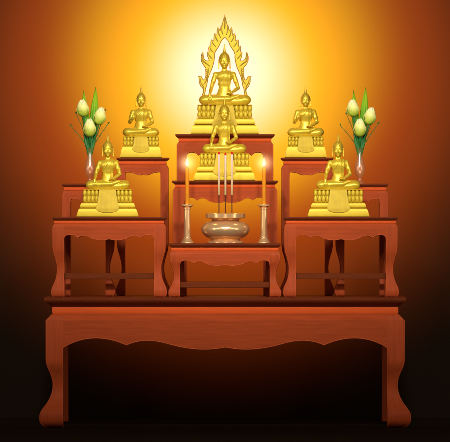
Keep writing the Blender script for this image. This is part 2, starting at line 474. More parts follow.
def field_mesh(name, F, mat, iters=2):
    V, Q = surface_nets(F)
    V = V.astype(np.float64)
    for _ in range(iters):                       # light smoothing along edges
        s = np.zeros_like(V); c = np.zeros(len(V))
        for a, b in ((0, 1), (1, 2), (2, 3), (3, 0)):
            np.add.at(s, Q[:, a], V[Q[:, b]]); np.add.at(c, Q[:, a], 1)
            np.add.at(s, Q[:, b], V[Q[:, a]]); np.add.at(c, Q[:, b], 1)
        V = V * 0.5 + 0.5 * s / np.maximum(c, 1)[:, None]
    me = bpy.data.meshes.new(name)
    me.vertices.add(len(V)); me.vertices.foreach_set('co', V.astype(np.float32).ravel())
    me.loops.add(Q.size); me.loops.foreach_set('vertex_index', Q.ravel().astype(np.int32))
    me.polygons.add(len(Q)); me.polygons.foreach_set('loop_start', np.arange(0, Q.size, 4, dtype=np.int32))
    me.update(calc_edges=True); me.validate()
    me.polygons.foreach_set('use_smooth', [True] * len(me.polygons))
    me.materials.append(mat)
    return me

def torso_shape(F, p, k=2.0):
    W, sz, sh, wz = p['waist'], p['sh_z'], p['sh_hw'], p['waist_z']
    x0 = p.get('hx', 0)
    F.ell((x0, 1.0, wz - 2), (W + 0.1, 4.2, 5.0), k)
    F.ell((x0, 1.0, wz - 8), (W + 2.6, 5.2, 6.0), 3.0)
    F.ell((x0, 1.0, (wz + sz) / 2 - 1), (W + 0.1, 4.2, (sz - wz) * 0.55), k)
    F.ell((x0, 0.7, sz - 4.4), (sh * 0.72, 4.5, 5.2), k)
    F.cone((x0 - sh + 2.9, 1.6, sz - 2.3), (x0 + sh - 2.9, 1.6, sz - 2.3), 2.35, 2.35, 1.8)
    F.cone((x0, 1.6, sz - 2.5), (x0, 1.4, p['chin'] + 1), p['neck'] + .3, p['neck'], 1.6)

def body_field(p, h=0.25):
    LW, LH, sh, sz = p['leg_hw'], p['leg_h'], p['sh_hw'], p['sh_z']
    x0 = p.get('hx', 0)
    F = Field((-LW - 3, -17, -2), (LW + 3, 11, p['chin'] + 22), h)
    torso_shape(F, p)
    r = LH * 0.40
    # folded legs: left leg below, right leg laid on top of it
    for sx in (-1, 1):
        F.cone((sx * 5, 1.5, LH * 0.52), (sx * (LW - r * 1.18), -6.5, LH * 0.47), r * 1.12, r * 1.05, 1.6)
        F.ell((sx * (LW - r * 1.35), -7.2, LH * 0.44), (r * 1.38, r * 1.3, r * 1.08), 1.2)
    F.cone((LW - r * 1.6, -8.5, LH * 0.38), (-LW * 0.30, -10.2, LH * 0.22), r * 0.95, r * 0.58, 0.7)
    F.cone((-LW * 0.30, -10.2, LH * 0.22), (-LW * 0.62, -9.6, LH * 0.17), r * 0.50, r * 0.34, 0.6)
    F.cone((-LW + r * 1.6, -8.5, LH * 0.44), (LW * 0.16, -12.0, LH * 0.54), r * 0.95, r * 0.62, 0.55)
    F.cone((LW * 0.16, -12.0, LH * 0.54), (LW * 0.50, -10.8, LH * 0.78), r * 0.56, r * 0.40, 0.4)
    for t in range(5):                                            # toes of the upturned foot
        F.cone((LW * 0.50, -11.6 + t * 0.62, LH * 0.80), (LW * 0.50 + 1.5 - 0.15 * t, -11.8 + t * 0.66, LH * 0.86), 0.42, 0.34, 0.15)
    # head
    hx = p.get('hx', 0); cz, hw = p['chin'], p['head_hw']; fh = p['dome'] - cz
    F.ell((hx, -0.3, cz + fh * 0.58), (hw * 0.93, hw * 1.02, fh * 0.46), 1.0)
    F.ell((hx, -0.9, cz + fh * 0.28), (hw * 0.80, hw * 0.88, fh * 0.30), 1.2)
    yf = -hw * 1.02 - 0.25
    ez = p['eye']
    F.cone((hx, yf + 0.6, ez + 0.7), (hx, yf - 0.25, ez - 2.2), 0.42, 0.72, 0.5)          # nose
    F.ell((hx, yf + 0.35, ez - 2.6), (0.95, 0.6, 0.5), 0.3)
    for sx in (-1, 1):
        F.ell((hx + sx * hw * 0.40, yf + 0.55, ez + 0.05), (1.25, 0.7, 0.72), 0.25, 'cut')
        F.ell((hx + sx * hw * 0.40, yf + 0.98, ez - 0.12), (1.12, 0.85, 0.62), 0.15)        # lowered lids
        F.cone((hx + sx * 0.55, yf + 0.30, ez + 0.85), (hx + sx * hw * 0.42, yf + 0.30, ez + 1.45), 0.26, 0.30, 0.25)
        F.cone((hx + sx * hw * 0.42, yf + 0.30, ez + 1.45), (hx + sx * hw * 0.68, yf + 1.0, ez + 0.9), 0.30, 0.2, 0.25)
        F.ell((hx + sx * hw * 0.46, yf + 1.3, ez - 2.2), (1.3, 1.0, 1.5), 0.8)              # cheek
        F.cone((hx + sx * 0.05, yf + 0.42, ez - 4.05), (hx + sx * 1.15, yf + 0.75, ez - 3.85), 0.42, 0.22, 0.2)
        F.cone((hx, yf + 0.62, ez - 4.75), (hx + sx * 0.7, yf + 0.85, ez - 4.6), 0.42, 0.22, 0.2)
        # ears with long lobes
        ex = hx + sx * (hw + 0.15)
        F.ell((ex, 0.2, ez + 0.3), (0.62, 1.2, 1.7), 0.4)
        F.cone((ex, 0.0, ez - 0.5), (ex + sx * 0.25, -0.4, cz + 0.8), 0.70, 0.62, 0.3)
        F.ell((ex + sx * 0.32, -0.4, cz + 0.2), (0.72, 0.7, 1.2), 0.3)
    F.ell((hx, yf + 1.15, cz + 0.9), (1.25, 0.9, 0.9), 0.6)                                   # chin
    for i in (0, 1):                                                                          # neck rings
        F.cone((hx - p['neck'] * 0.8, -0.4, cz - 1.3 - 1.2 * i), (hx + p['neck'] * 0.8, -0.4, cz - 1.3 - 1.2 * i), 0.5, 0.5, 0.4)
    # arms
    def arm(sh_, el, wr, r0=2.35, r1=1.75, r2=1.15):
        mid = tuple((a + b) / 2 for a, b in zip(sh_, el))
        F.cone(sh_, mid, r0 * 0.98, r0 * 0.98, 1.3); F.cone(mid, el, r0 * 0.98, r1, 0.8)
        m2 = tuple(a * .6 + b * .4 for a, b in zip(el, wr))
        F.cone(el, m2, r1, r1 * 1.0, 0.6); F.cone(m2, wr, r1 * 1.0, r2, 0.5)
    def hand(w, d, side, up, spread, curl, thumb, Lh=4.6, q=1.2):
        """w wrist, d direction of the fingers, side across the palm, up away from the palm"""
        w, d, side, up = Vector(w), Vector(d).normalized(), Vector(side).normalized(), Vector(up).normalized()
        pm = w + d * Lh * 0.28
        F.cone(tuple(w), tuple(w + d * Lh * 0.40 + side * 0.35), 1.12 * q, 1.15 * q, 0.5)
        F.cone(tuple(w), tuple(w + d * Lh * 0.40 - side * 0.45), 1.12 * q, 1.05 * q, 0.4)
        for i, (o, ln) in enumerate(((1.20, 0.50), (0.42, 0.58), (-0.36, 0.54), (-1.10, 0.42))):
            b = w + d * Lh * 0.42 + side * o * q
            m = b + d * Lh * ln * 0.5 + side * o * spread
            e = m + (d * math.cos(curl) - up * math.sin(curl)) * Lh * ln * 0.5
            F.cone(tuple(b), tuple(m), 0.50 * q, 0.46 * q, 0.10); F.cone(tuple(m), tuple(e), 0.46 * q, 0.36 * q, 0.10)
        b = w + d * Lh * 0.12 + side * thumb * 0.9
        m = b + d * Lh * 0.25 + side * thumb * 0.9
        F.cone(tuple(b), tuple(m), 0.62 * q, 0.54 * q, 0.25); F.cone(tuple(m), tuple(m + d * Lh * 0.24 - up * 0.2), 0.48, 0.38, 0.12)
    eR, eL, wR, wL = p['elR'], p['elL'], p['wrR'], p['wrL']
    arm((x0 - sh + 2.5, 1.4, sz - 2.9), eR, wR)
    arm((x0 + sh - 2.5, 1.4, sz - 2.9), eL, wL)
    if p['pose'] == 'earth':       # right hand hangs over the shin, fingers down
        hand(wR, (0.02, -0.30, -1), (1, 0, 0), (0, 1, 0.0), 0.12, -0.25, 1, 6.2)
    else:                          # right hand raised, palm forward
        hand(wR, (0.22, -0.25, 1), (1, 0.0, -0.15), (0, 1, 0.2), 0.10, 0.5, 1, 4.4)
    hand(wL, (-1, -0.18, -0.10), (0, -1, 0.25), (0, -0.2, -1), 0.05, 0.25, 1, 4.8)          # left hand in the lap, palm up
    return F

def robe_field(p, h=0.25):
    x0 = p.get('hx', 0); sh, sz, wz = p['sh_hw'], p['sh_z'], p['waist_z']
    F = Field((x0 - sh - 3, -8, p['leg_h'] * 0.6), (x0 + sh + 3, 8, p['chin'] + 2), h)
    torso_shape(F, p)
    X, Y, Z = np.meshgrid(*F.ax, indexing='ij')
    tors = F.d.copy()
    # diagonal upper edge from the left shoulder down to under the right arm
    a = np.array((x0 + 1.2, sz + 1.5)); b = np.array((x0 - sh * 0.62, wz + (sz - wz) * 0.28))
    nrm = np.array((-(b[1] - a[1]), b[0] - a[0])); nrm = nrm / np.linalg.norm(nrm)
    side = (X - a[0]) * nrm[0] + (Z - a[1]) * nrm[1]
    if ((x0 + sh) - a[0]) * nrm[0] + (wz - a[1]) * nrm[1] > 0: side = -side
    d = np.maximum(tors - 0.42, side)
    hem = np.maximum(tors - 1.0, np.abs(side - (-0.75)) - 0.75)
    d = np.minimum(d, hem)
    # folded shawl hanging from the left shoulder
    sx = x0 + sh * 0.40
    band = np.maximum(np.abs(X - (sx - (sz - Z) * 0.03)) - 1.7, Y - 1.5)
    shawl = np.maximum(np.maximum(tors - 1.1, band), (wz - 1.5) - Z)
    d = np.minimum(d, shawl)
    ridge = np.maximum(np.maximum(tors - 1.5, np.abs(np.abs(X - (sx - (sz - Z) * 0.03)) - 1.35) - 0.3), np.maximum(Y - 1, (wz - 1.5) - Z))
    d = np.minimum(d, ridge)
    d = np.maximum(d, -(tors + 1.2)); d = np.maximum(d, Z - (sz + 1.6))
    F.d = d.astype(np.float32)
    return F

def hair_field(p, h=0.2):
    hx = p.get('hx', 0); cz, hw = p['chin'], p['head_hw']; fh = p['dome'] - cz
    F = Field((hx - hw - 3, -hw - 4, p['eye'] - 5), (hx + hw + 3, hw + 4, p['tip'] + 2), h)
    F.ell((hx, 0.2, cz + fh * 0.60), (hw * 1.03, hw * 1.12, fh * 0.49), 0.5)
    X, Y, Z = np.meshgrid(*F.ax, indexing='ij')
    # hairline: gentle arch over the brow, dropping behind the ears
    line = p['eye'] + 2.7 - ((X - hx) / hw) ** 2 * 1.7 - np.clip(Y + hw * 0.55, 0, 20) * 1.5
    F.d = np.maximum(F.d, (line - Z) * 0.55).astype(np.float32)
    F.ell((hx, 0.2, p['dome'] - 0.3), (hw * 0.50, hw * 0.52, 1.9), 0.8)
    th = np.arctan2(Y, X - hx)
    bump = 0.16 * np.cos(th * 14 + 0.0) * np.cos(Z * 2 * PI / 1.25)
    F.d = (F.d - bump).astype(np.float32)
    # flame finial
    tz, dz = p['tip'], p['dome'] + 1.0
    F.ell((hx, 0, dz + 1.0), (1.55, 1.4, 1.1), 0.3)
    F.ell((hx, 0, dz + 2.2), (1.15, 1.0, 1.1), 0.4)
    F.cone((hx, 0, dz + 2.4), (hx, 0, tz), 1.15, 0.42, 0.4)
    return F

P_BIG = dict(pose='earth', leg_hw=25.9, leg_h=11.4, waist=5.9, waist_z=16, sh_z=33.2, sh_hw=11.7, neck=2.6, chin=37.2, head_hw=5.25, dome=51.6, tip=60.9, eye=44.3,
             elR=(-13.6, 0.5, 17.5), wrR=(-15.2, -12.4, 10.6), elL=(13.2, 0.6, 17.2), wrL=(6.4, -7.0, 12.2), hx=-0.6)
P_MID = dict(pose='earth', leg_hw=21.8, leg_h=10.3, waist=5.3, waist_z=13.6, sh_z=29.3, sh_hw=10.8, neck=2.5, chin=33.4, head_hw=5.0, dome=47.2, tip=55.5, eye=40.3,
             elR=(-12.0, 0.3, 15.6), wrR=(-13.0, -11.8, 9.7), elL=(12.0, 0.6, 15.6), wrL=(5.6, -6.6, 11.0), hx=0.0)
P_UP = dict(pose='raised', leg_hw=18.2, leg_h=9.8, waist=5.6, waist_z=13.0, sh_z=27.0, sh_hw=10.9, neck=2.3, chin=30.4, head_hw=4.5, dome=42.4, tip=50.5, eye=36.6,
            elR=(-11.2, -0.2, 14.6), wrR=(-8.0, -5.6, 18.0), elL=(11.2, 0.6, 14.6), wrL=(5.6, -6.2, 10.4), hx=0.0)
SHAPES = {}
for key, p in (('big', P_BIG), ('mid', P_MID), ('up', P_UP)):
    SHAPES[key] = (field_mesh('body', body_field(p), STATUE, 2), field_mesh('robe', robe_field(p), STATUE, 1), field_mesh('hair', hair_field(p), HAIRG, 1))

# ------------------------------------------------------------------ pedestals
def slab_lv(lv, dep):
    V, F = [], []
    for hx, hy, z in lv: V += [(-hx, -hy, z), (hx, -hy, z), (hx, hy, z), (-hx, hy, z)]
    for j in range(len(lv) - 1):
        for k in range(4): F.append((j * 4 + k, j * 4 + (k + 1) % 4, j * 4 + 4 + (k + 1) % 4, j * 4 + 4 + k))
    F.append((3, 2, 1, 0)); n = (len(lv) - 1) * 4; F.append((n, n + 1, n + 2, n + 3))
    return V, F

def rounded_tier(hx0, hx1, hy, z0, z1):
    r = min(0.9, (z1 - z0) * 0.2)
    lv = [(hx0 - 0.8, hy - 0.8, z0), (hx0 - 0.1, hy - 0.1, z0 + 0.5), (hx0, hy, z0 + 1.1)]
    for t in (.33, .66, 1.0):
        zz = z0 + 1.1 + (z1 - r - z0 - 1.1) * t
        q = (zz - z0) / (z1 - z0)
        bul = 0.35 * math.sin(t * PI)
        lv.append((hx0 + (hx1 - hx0) * q + bul, hy + (hx1 - hx0) * q * 0.3 + bul*0.6, zz))
    dx = (hx1 - hx0) * 0.3
    lv += [(hx1 - r * 0.4, hy + dx - r * 0.4, z1 - r * 0.35), (hx1 - r, hy + dx - r, z1)]
    return slab_lv(lv, 0)

def make_pedestal(root, S, g, zoff=0.0):
    """g: tiers list (hw bottom, hw top, z0, z1), beads dict, drape dict. z counted up from the table"""
    ped = None
    for i, (h0, h1, z0, z1) in enumerate(g['tiers']):
        v, f = rounded_tier(h0, h1, g['hy'] - (len(g['tiers']) > 1) * i * 2.2, z0, z1)
        if ped is None: ped = mesh_obj('pedestal', v, f, GOLD, root, S, sharp=60)
        else: mesh_obj('tier', v, f, GOLD, ped, S, sharp=60)
    b = g['beads']; z0, z1, hw = b['z0'], b['z1'], b['hw']
    hy = g['hy'] - len(g['tiers']) * 2.2 - 0.4
    rb = b['r']
    v, f = slab_lv([(hw - rb * 1.5, hy - rb * 1.5, z0 - 0.2), (hw - rb * 1.5, hy - rb * 1.5, z1 - 0.6)], 0)
    mesh_obj('core', v, f, GOLD, ped, S)
    v, f = slab_lv([(hw - 0.8, hy - 0.8, z1 - 0.9), (hw - 0.1, hy - 0.1, z1 - 0.5), (hw - 0.8, hy - 0.8, z1)], 0)
    mesh_obj('seat_plate', v, f, GOLD, ped, S)
    h = (z1 - 0.7 - z0) / 2
    prof = []
    for j in range(2):
        for t in [0, .1, .25, .5, .75, .9, 1.0]:
            prof.append((rb * (0.55 + 0.45 * math.sin(t * PI) ** 0.6), z0 + j * h + t * h * 0.98))
    prof = [(rb * 0.4, z0)] + prof
    V, F = lathe(prof, 16)
    proto = mesh_obj('baluster', V, F, GOLD, None, S, sharp=80)
    COL.objects.unlink(proto)
    me = proto.data
    def put(x, y):
        o = bpy.data.objects.new('baluster', me); link(o, ped); o.location = (x * S, y * S, 0)
    n = b['n']
    for sx in (-1, 1):
        for i in range(n): put(sx * (hw - rb - i * rb * 2.02), -hy + rb)
        for i in range(3): put(sx * (hw - rb), -hy + rb + (i + 1) * rb * 2.6)
    # draped cloth panel
    d = g['drape']
    yf = lambda z: None
    top, bot, mid = z1 + 0.15, d['zb'], d['zm']
    rows = []
    path = [(top, -hy + 2.5), (top + 0.1, -hy - 0.2), (z1 - 1.2, -hy - 0.9)]
    # follow the stepped tiers outwards
    for i in reversed(range(len(g['tiers']))):
        t0, t1, q0, q1 = g['tiers'][i]
        yy = g['hy'] - (len(g['tiers']) > 1) * i * 2.2
        dx = (t1 - t0) * 0.3
        if i == 0: path.append((q1 - 0.2, -(yy + dx) - 0.95)); path.append((q0 + 0.6, -yy - 0.95))
    path = [q for q in path]
    V, F = [], []
    NX, NZ = 24, 40
    def y_at(z):
        for (za, ya), (zb_, yb) in zip(path[1:], path[2:]):
            if z <= za and z >= zb_: 
                t = (za - z) / (za - zb_ + 1e-6); return ya + (yb - ya) * t
        return path[-1][1]
    nfold = d.get('folds', 0.5)
    for j in range(NZ + 1):
        v_ = j / NZ
        for i in range(NX + 1):
            u = -1 + 2 * i / NX
            zb2 = mid + (bot - mid) * math.sqrt(max(0, 1 - (abs(u)) ** 2.3))
            z = top + (zb2 - top) * v_
            q = min(1, (top - z) / (top - mid))
            w = d['w0'] + (d['w1'] - d['w0']) * (q ** 1.6)
            fold = nfold * 0.10 * math.cos(u * PI * 4) * (0.3 + q)
            V.append((u * w, y_at(z) - 0.25 * (1 - u * u) - fold, z))
    nv = len(V)
    V += [(x, y + 0.8, z) for x, y, z in V]
    R = NX + 1
    for j in range(NZ):
        for i in range(NX):
            a = j * R + i
            F.append((a, a + 1, a + R + 1, a + R)); F.append((nv + a, nv + a + R, nv + a + R + 1, nv + a + 1))
    for j in range(NZ):
        for e in (0, NX):
            a = j * R + e; F.append((a, a + R, nv + a + R, nv + a))
    for i in range(NX):
        for e in (0, NZ * R):
            a = e + i; F.append((a, nv + a, nv + a + 1, a + 1))
    mesh_obj('drape', V, F, DRAPE, ped, S, sharp=60)
    return ped

G_MID = dict(hy=17.5, tiers=[(30.8, 28.4, 0, 8.6), (27.6, 26.0, 9.0, 14.4)], beads=dict(z0=14.9, z1=27.6, hw=24.7, r=1.98, n=4), drape=dict(w0=8.4, w1=11.4, zm=8.8, zb=4.6))
G_BIG = dict(hy=19.5, tiers=[(34.1, 31.6, 0, 9.3), (30.5, 28.6, 9.7, 15.8)], beads=dict(z0=16.2, z1=29.5, hw=27.4, r=2.2, n=4), drape=dict(w0=8.6, w1=12.4, zm=9.5, zb=4.8))
G_UP = dict(hy=15.5, tiers=[(20.8, 18.3, 0, 11.6)], beads=dict(z0=12.0, z1=21.4, hw=17.8, r=1.72, n=3), drape=dict(w0=6.4, w1=8.6, zm=8.8, zb=5.4))

def halo_mesh():
    # right half outlines in px relative to (224.7, 105), z up
    o = [(0, 90.2), (0.7, 86.5), (1.6, 83.0), (2.4, 80.0), (2.7, 78.2), (3.1, 79.6), (3.8, 77.6), (4.2, 74.8), (4.7, 73.6), (5.6, 75.4), (6.8, 77.4), (7.4, 74.5), (7.6, 71.5), (7.9, 69.2),
         (8.8, 70.2), (9.9, 71.4), (10.6, 68.6), (10.8, 65.6), (11.0, 63.6), (12.0, 64.2), (13.3, 65.0), (13.8, 62.2), (13.9, 60.0), (13.8, 58.2), (14.6, 58.4), (15.6, 58.8), (16.0, 56.2), (15.8, 54.0), (15.5, 52.4),
         (16.4, 52.6), (17.2, 52.8), (17.3, 50.2), (16.9, 48.0), (16.0, 45.6), (15.4, 44.2), (17.0, 43.6), (18.8, 43.8), (20.4, 45.2), (21.3, 47.6), (21.5, 50.0), (21.9, 52.8), (23.0, 50.4), (23.6, 47.2), (23.4, 43.8), (22.2, 41.0), (20.4, 38.6), (19.0, 36.9),
         (18.8, 35.4), (19.6, 34.6), (18.7, 33.6), (19.4, 32.6), (18.6, 31.6), (19.3, 30.6), (18.5, 29.6), (19.3, 28.6), (18.8, 27.4), (19.8, 26.6), (19.6, 25.2),
         (20.9, 24.4), (22.3, 25.6), (23.4, 28.0), (26.9, 28.4), (25.6, 27.0), (25.6, 24.6), (25.2, 21.4), (23.9, 18.4), (22.0, 16.4), (21.2, 14.2), (21.6, 11.6), (22.4, 9.6), (22.0, 7.0), (22.6, 3.0), (23.0, -0.6)]
    i = [(19.2, -0.6), (19.5, 3.0), (19.8, 7.0), (20.2, 9.8), (19.6, 12.6), (19.4, 15.6), (18.2, 18.6), (17.4, 22.4), (16.8, 26.2), (15.4, 30.0), (14.0, 33.4), (12.4, 37.0), (11.6, 40.0), (10.8, 43.0), (10.2, 47.0), (10.3, 50.0), (9.2, 53.4), (7.4, 56.0), (5.6, 58.8), (4.4, 62.0), (2.8, 64.6), (1.2, 66.4), (0, 67.4)]
    right = o + i
    return o, i

def make_halo(root, S, zbase, yoff):
    o, i = halo_mesh()
    # closed outline all the way round: outer right, inner right, inner left, outer left
    loop = o + i + [(-x, z) for x, z in reversed(i[:-1])] + [(-x, z) for x, z in reversed(o[1:])]
    bm = bmesh.new()
    def ringv(off_y): return [bm.verts.new((x, off_y, z)) for x, z in loop]
    n = len(loop)
    from mathutils.geometry import tessellate_polygon
    # inset ring for a rounded rim
    c = []
    for k in range(n):
        a, b, d = Vector(loop[k - 1]), Vector(loop[k]), Vector(loop[(k + 1) % n])
        t = (d - a); t.normalize() if t.length else None
        nn = Vector((t.y, -t.x))
        c.append(nn)
    area = sum(loop[k][0] * loop[(k + 1) % n][1] - loop[(k + 1) % n][0] * loop[k][1] for k in range(n))
    sgn = 1 if area > 0 else -1
    ins = [(loop[k][0] - sgn * c[k].x * 0.34, loop[k][1] - sgn * c[k].y * 0.34) for k in range(n)]
    T = 1.3
    r0 = [bm.verts.new((x, -T - 0.5, z)) for x, z in ins]
    r1 = [bm.verts.new((x, -T, z)) for x, z in loop]
    r2 = [bm.verts.new((x, T, z)) for x, z in loop]
    tris = tessellate_polygon([[Vector((x, z, 0)) for x, z in loop]])
    for A, B in ((r0, r1), (r1, r2)):
        for k in range(n):
            try: bm.faces.new((A[k], A[(k + 1) % n], B[(k + 1) % n], B[k]))
            except ValueError: pass
    for t in tris:
        try: bm.faces.new([r0[q] for q in t]); bm.faces.new([r2[q] for q in reversed(t)])
        except ValueError: pass
    bmesh.ops.recalc_face_normals(bm, faces=bm.faces)
    me = bpy.data.meshes.new('flame_halo'); 
    for v in bm.verts: v.co *= S
    bm.to_mesh(me); bm.free(); me.materials.append(GOLD); me.materials.append(AGED)
    for f_ in me.polygons:
        if len(f_.vertices) == 4: f_.material_index = 1
    ob = bpy.data.objects.new('flame_halo', me); link(ob, root); ob.location = (0, yoff * S, zbase * S)
    # raised tongues down each side and at the tip
    parts = []
    def ridge(pts, r):
        q = smooth_profile(pts, 5); m = len(q)
        V, F = tube([(x, -T - 0.4, z) for x, z in q], [r * (0.25 + 0.75 * math.sin(PI * (j + 0.5) / m) ** 0.7) for j in range(m)], 8)
        parts.append((V, F))
    ridge([(0, 75.5), (0, 80), (0, 84), (0, 87.5)], 0.9)
    for sx in (-1, 1):
        for tip, root_ in (((2.8, 78.3), (1.6, 69.5)), ((6.4, 75.2), (4.0, 66.6)), ((9.5, 69.8), (6.4, 62.6)), ((12.7, 63.6), (8.8, 57.8)), ((15.0, 57.4), (11.2, 52.0)), ((16.6, 51.4), (12.2, 45.4))):
            mx = (tip[0] + root_[0]) / 2 + 0.7; mz = (tip[1] + root_[1]) / 2
            ridge([(sx * root_[0], root_[1]), (sx * mx, mz), (sx * tip[0], tip[1])], 0.62)
        ridge([(sx * 14.8, 38), (sx * 18, 40.8), (sx * 21.6, 43.5), (sx * 22.4, 47.5), (sx * 22.0, 51)], 0.8)
        ridge([(sx * 16.5, 37.0), (sx * 16.6, 33), (sx * 17.4, 28.5), (sx * 18.6, 23.6), (sx * 21.2, 20)], 0.7)
        for z in (35.2, 33.2, 31.2, 29.2, 27.2):
            ridge([(sx * (16.9 + (35 - z) * 0.13), z - 0.8), (sx * (18.4 + (35 - z) * 0.05), z)], 0.42)
        ridge([(sx * 21.0, 12), (sx * 21.4, 17.5), (sx * 23.8, 22), (sx * 24.6, 26.6)], 0.6)
    V, F = join(parts)
    def outline(pts, r):
        m = len(pts)
        return tube([(x, -T - 0.2, z) for x, z in pts], [r] * m, 6)
    lo_ = [(x, z) for x, z in o]; li_ = [(x, z) for x, z in i]
    rims = []
    for q in (lo_, li_):
        full = [(-x, z) for x, z in reversed(q[1:])] + q if q is lo_ else q + [(-x, z) for x, z in reversed(q[:-1])]
        rims.append(outline(full, 0.42))
    mesh_obj('rim', *join(rims), RIMG, ob, S, sharp=80)
    mesh_obj('flame_ridges', V, F, AGED, ob, S, sharp=80)
    return ob

def statue(key, g, px, Y, ztab, label, ped_h, scale=1.0, dx=0):
    S = K(Y)
    root = empty('golden_buddha_statue', (WX(px, Y), Y, ztab), label, 'statue', 'golden seated statues')
    make_pedestal(root, S, g)
    body, robe, hair = SHAPES[key]
    b = bpy.data.objects.new('body', body); link(b, root); b.location = (dx * S, 2.5 * S, (ped_h + 0.4) * S); b.scale = (S, S, S)
    r = bpy.data.objects.new('robe', robe); link(r, b)
    h = bpy.data.objects.new('hair', hair); link(h, b)
    return root

S1 = statue('big', G_BIG, 224.7, 0.68 + 0.13, Z_C1, 'largest golden seated Buddha with a pointed flame halo on the topmost table', 28.9, dx=0.3)
make_halo(S1, K(0.81), 30.0, 8.0)
statue('mid', G_MID, 224.4, 0.42 + 0.11, Z_C2, 'golden seated Buddha in the centre, below the haloed one, behind the incense sticks', 27.0)
statue('mid', G_MID, 107.8, YF + 0.15, Z_T1L, 'golden Buddha touching its knee on the front left table by the vase', 27.0)
statue('mid', G_MID, 338.2, YF + 0.15, Z_T1R, 'golden Buddha touching its knee on the front right table by the vase', 27.0)
statue('up', G_UP, 141.1, 0.66 + 0.095, Z_T2L, 'small golden Buddha with one hand raised on the tall back left table', 20.8)
statue('up', G_UP, 305.6, 0.66 + 0.095, Z_T2R, 'small golden Buddha with one hand raised on the tall back right table', 20.8)

# ------------------------------------------------------------------ incense burner, candlesticks, candles, incense
YB = YF + 0.13
S = K(YB)
root = empty('incense_burner', (WX(225.4, YB), YB, Z_C3), 'round brass incense burner with a wide rim at the middle of the offering table', 'incense burner')
bowl = smooth_profile([(12.6, 4.2), (16.0, 4.9), (20.2, 7.2), (23.0, 10.2), (24.2, 13.6), (23.4, 17.0), (20.8, 19.8), (17.0, 21.6), (13.6, 22.3)], 5)
mesh_obj('bowl', *lathe([(8, 4.2)] + bowl, 72), BRASS, root, S, sharp=50)
mesh_obj('foot', *lathe([(17.6, 0), (18.2, 0.5), (18.2, 1.4), (17.4, 2.0), (15.6, 2.5), (14.4, 3.1), (14.8, 3.8), (14.2, 4.5), (12.0, 4.6)], 72), BRASS, root, S, sharp=35)
rim_p = [(12.9, 22.1), (14.0, 22.8), (13.4, 23.6), (14.8, 24.4), (16.6, 25.0), (19.4, 25.2), (19.8, 25.6), (19.8, 29.5), (19.4, 29.9), (17.6, 29.9), (17.2, 29.0), (16.6, 27.6), (0.2, 27.6)]
mesh_obj('rim', *lathe(rim_p, 72), BRASS, root, S, sharp=35)
mesh_obj('ash', *lathe([(16.4, 27.0), (16.4, 27.9), (8, 28.3), (0.2, 28.5)], 40), mk('ash', (0.35, 0.30, 0.26), 0.95, amt=0.2, scale=120), root, S)
for (px, who) in ((219.0, 'left'), (225.4, 'middle'), (231.9, 'right')):
    z0 = Z_C3 + 27.5 * S
    zt = WZ(151.8 if who != 'middle' else 152.6, YB)
    r = empty('incense_stick', (WX(px, YB), YB, z0), {'left': 'leftmost burning incense stick standing in the brass burner', 'middle': 'middle burning incense stick standing in the brass burner', 'right': 'rightmost burning incense stick standing in the brass burner'}[who], 'incense stick', 'three burning incense sticks')
    H = (zt - z0) / S
    zs = (WZ(195, YB) - z0) / S
    mesh_obj('bamboo_core', *lathe([(0.5, 0), (0.45, zs)], 10), STICK, r, S)
    mesh_obj('incense', *lathe([(0.5, zs - 0.3), (1.02, zs), (1.06, zs + 1), (1.06, H - 2.6)], 14), PASTE, r, S)
    mesh_obj('ember', *lathe([(1.07, H - 2.6), (1.08, H - 1.2), (0.8, H - 0.3), (0.2, H)], 14), EMBER, r, S, sharp=80)

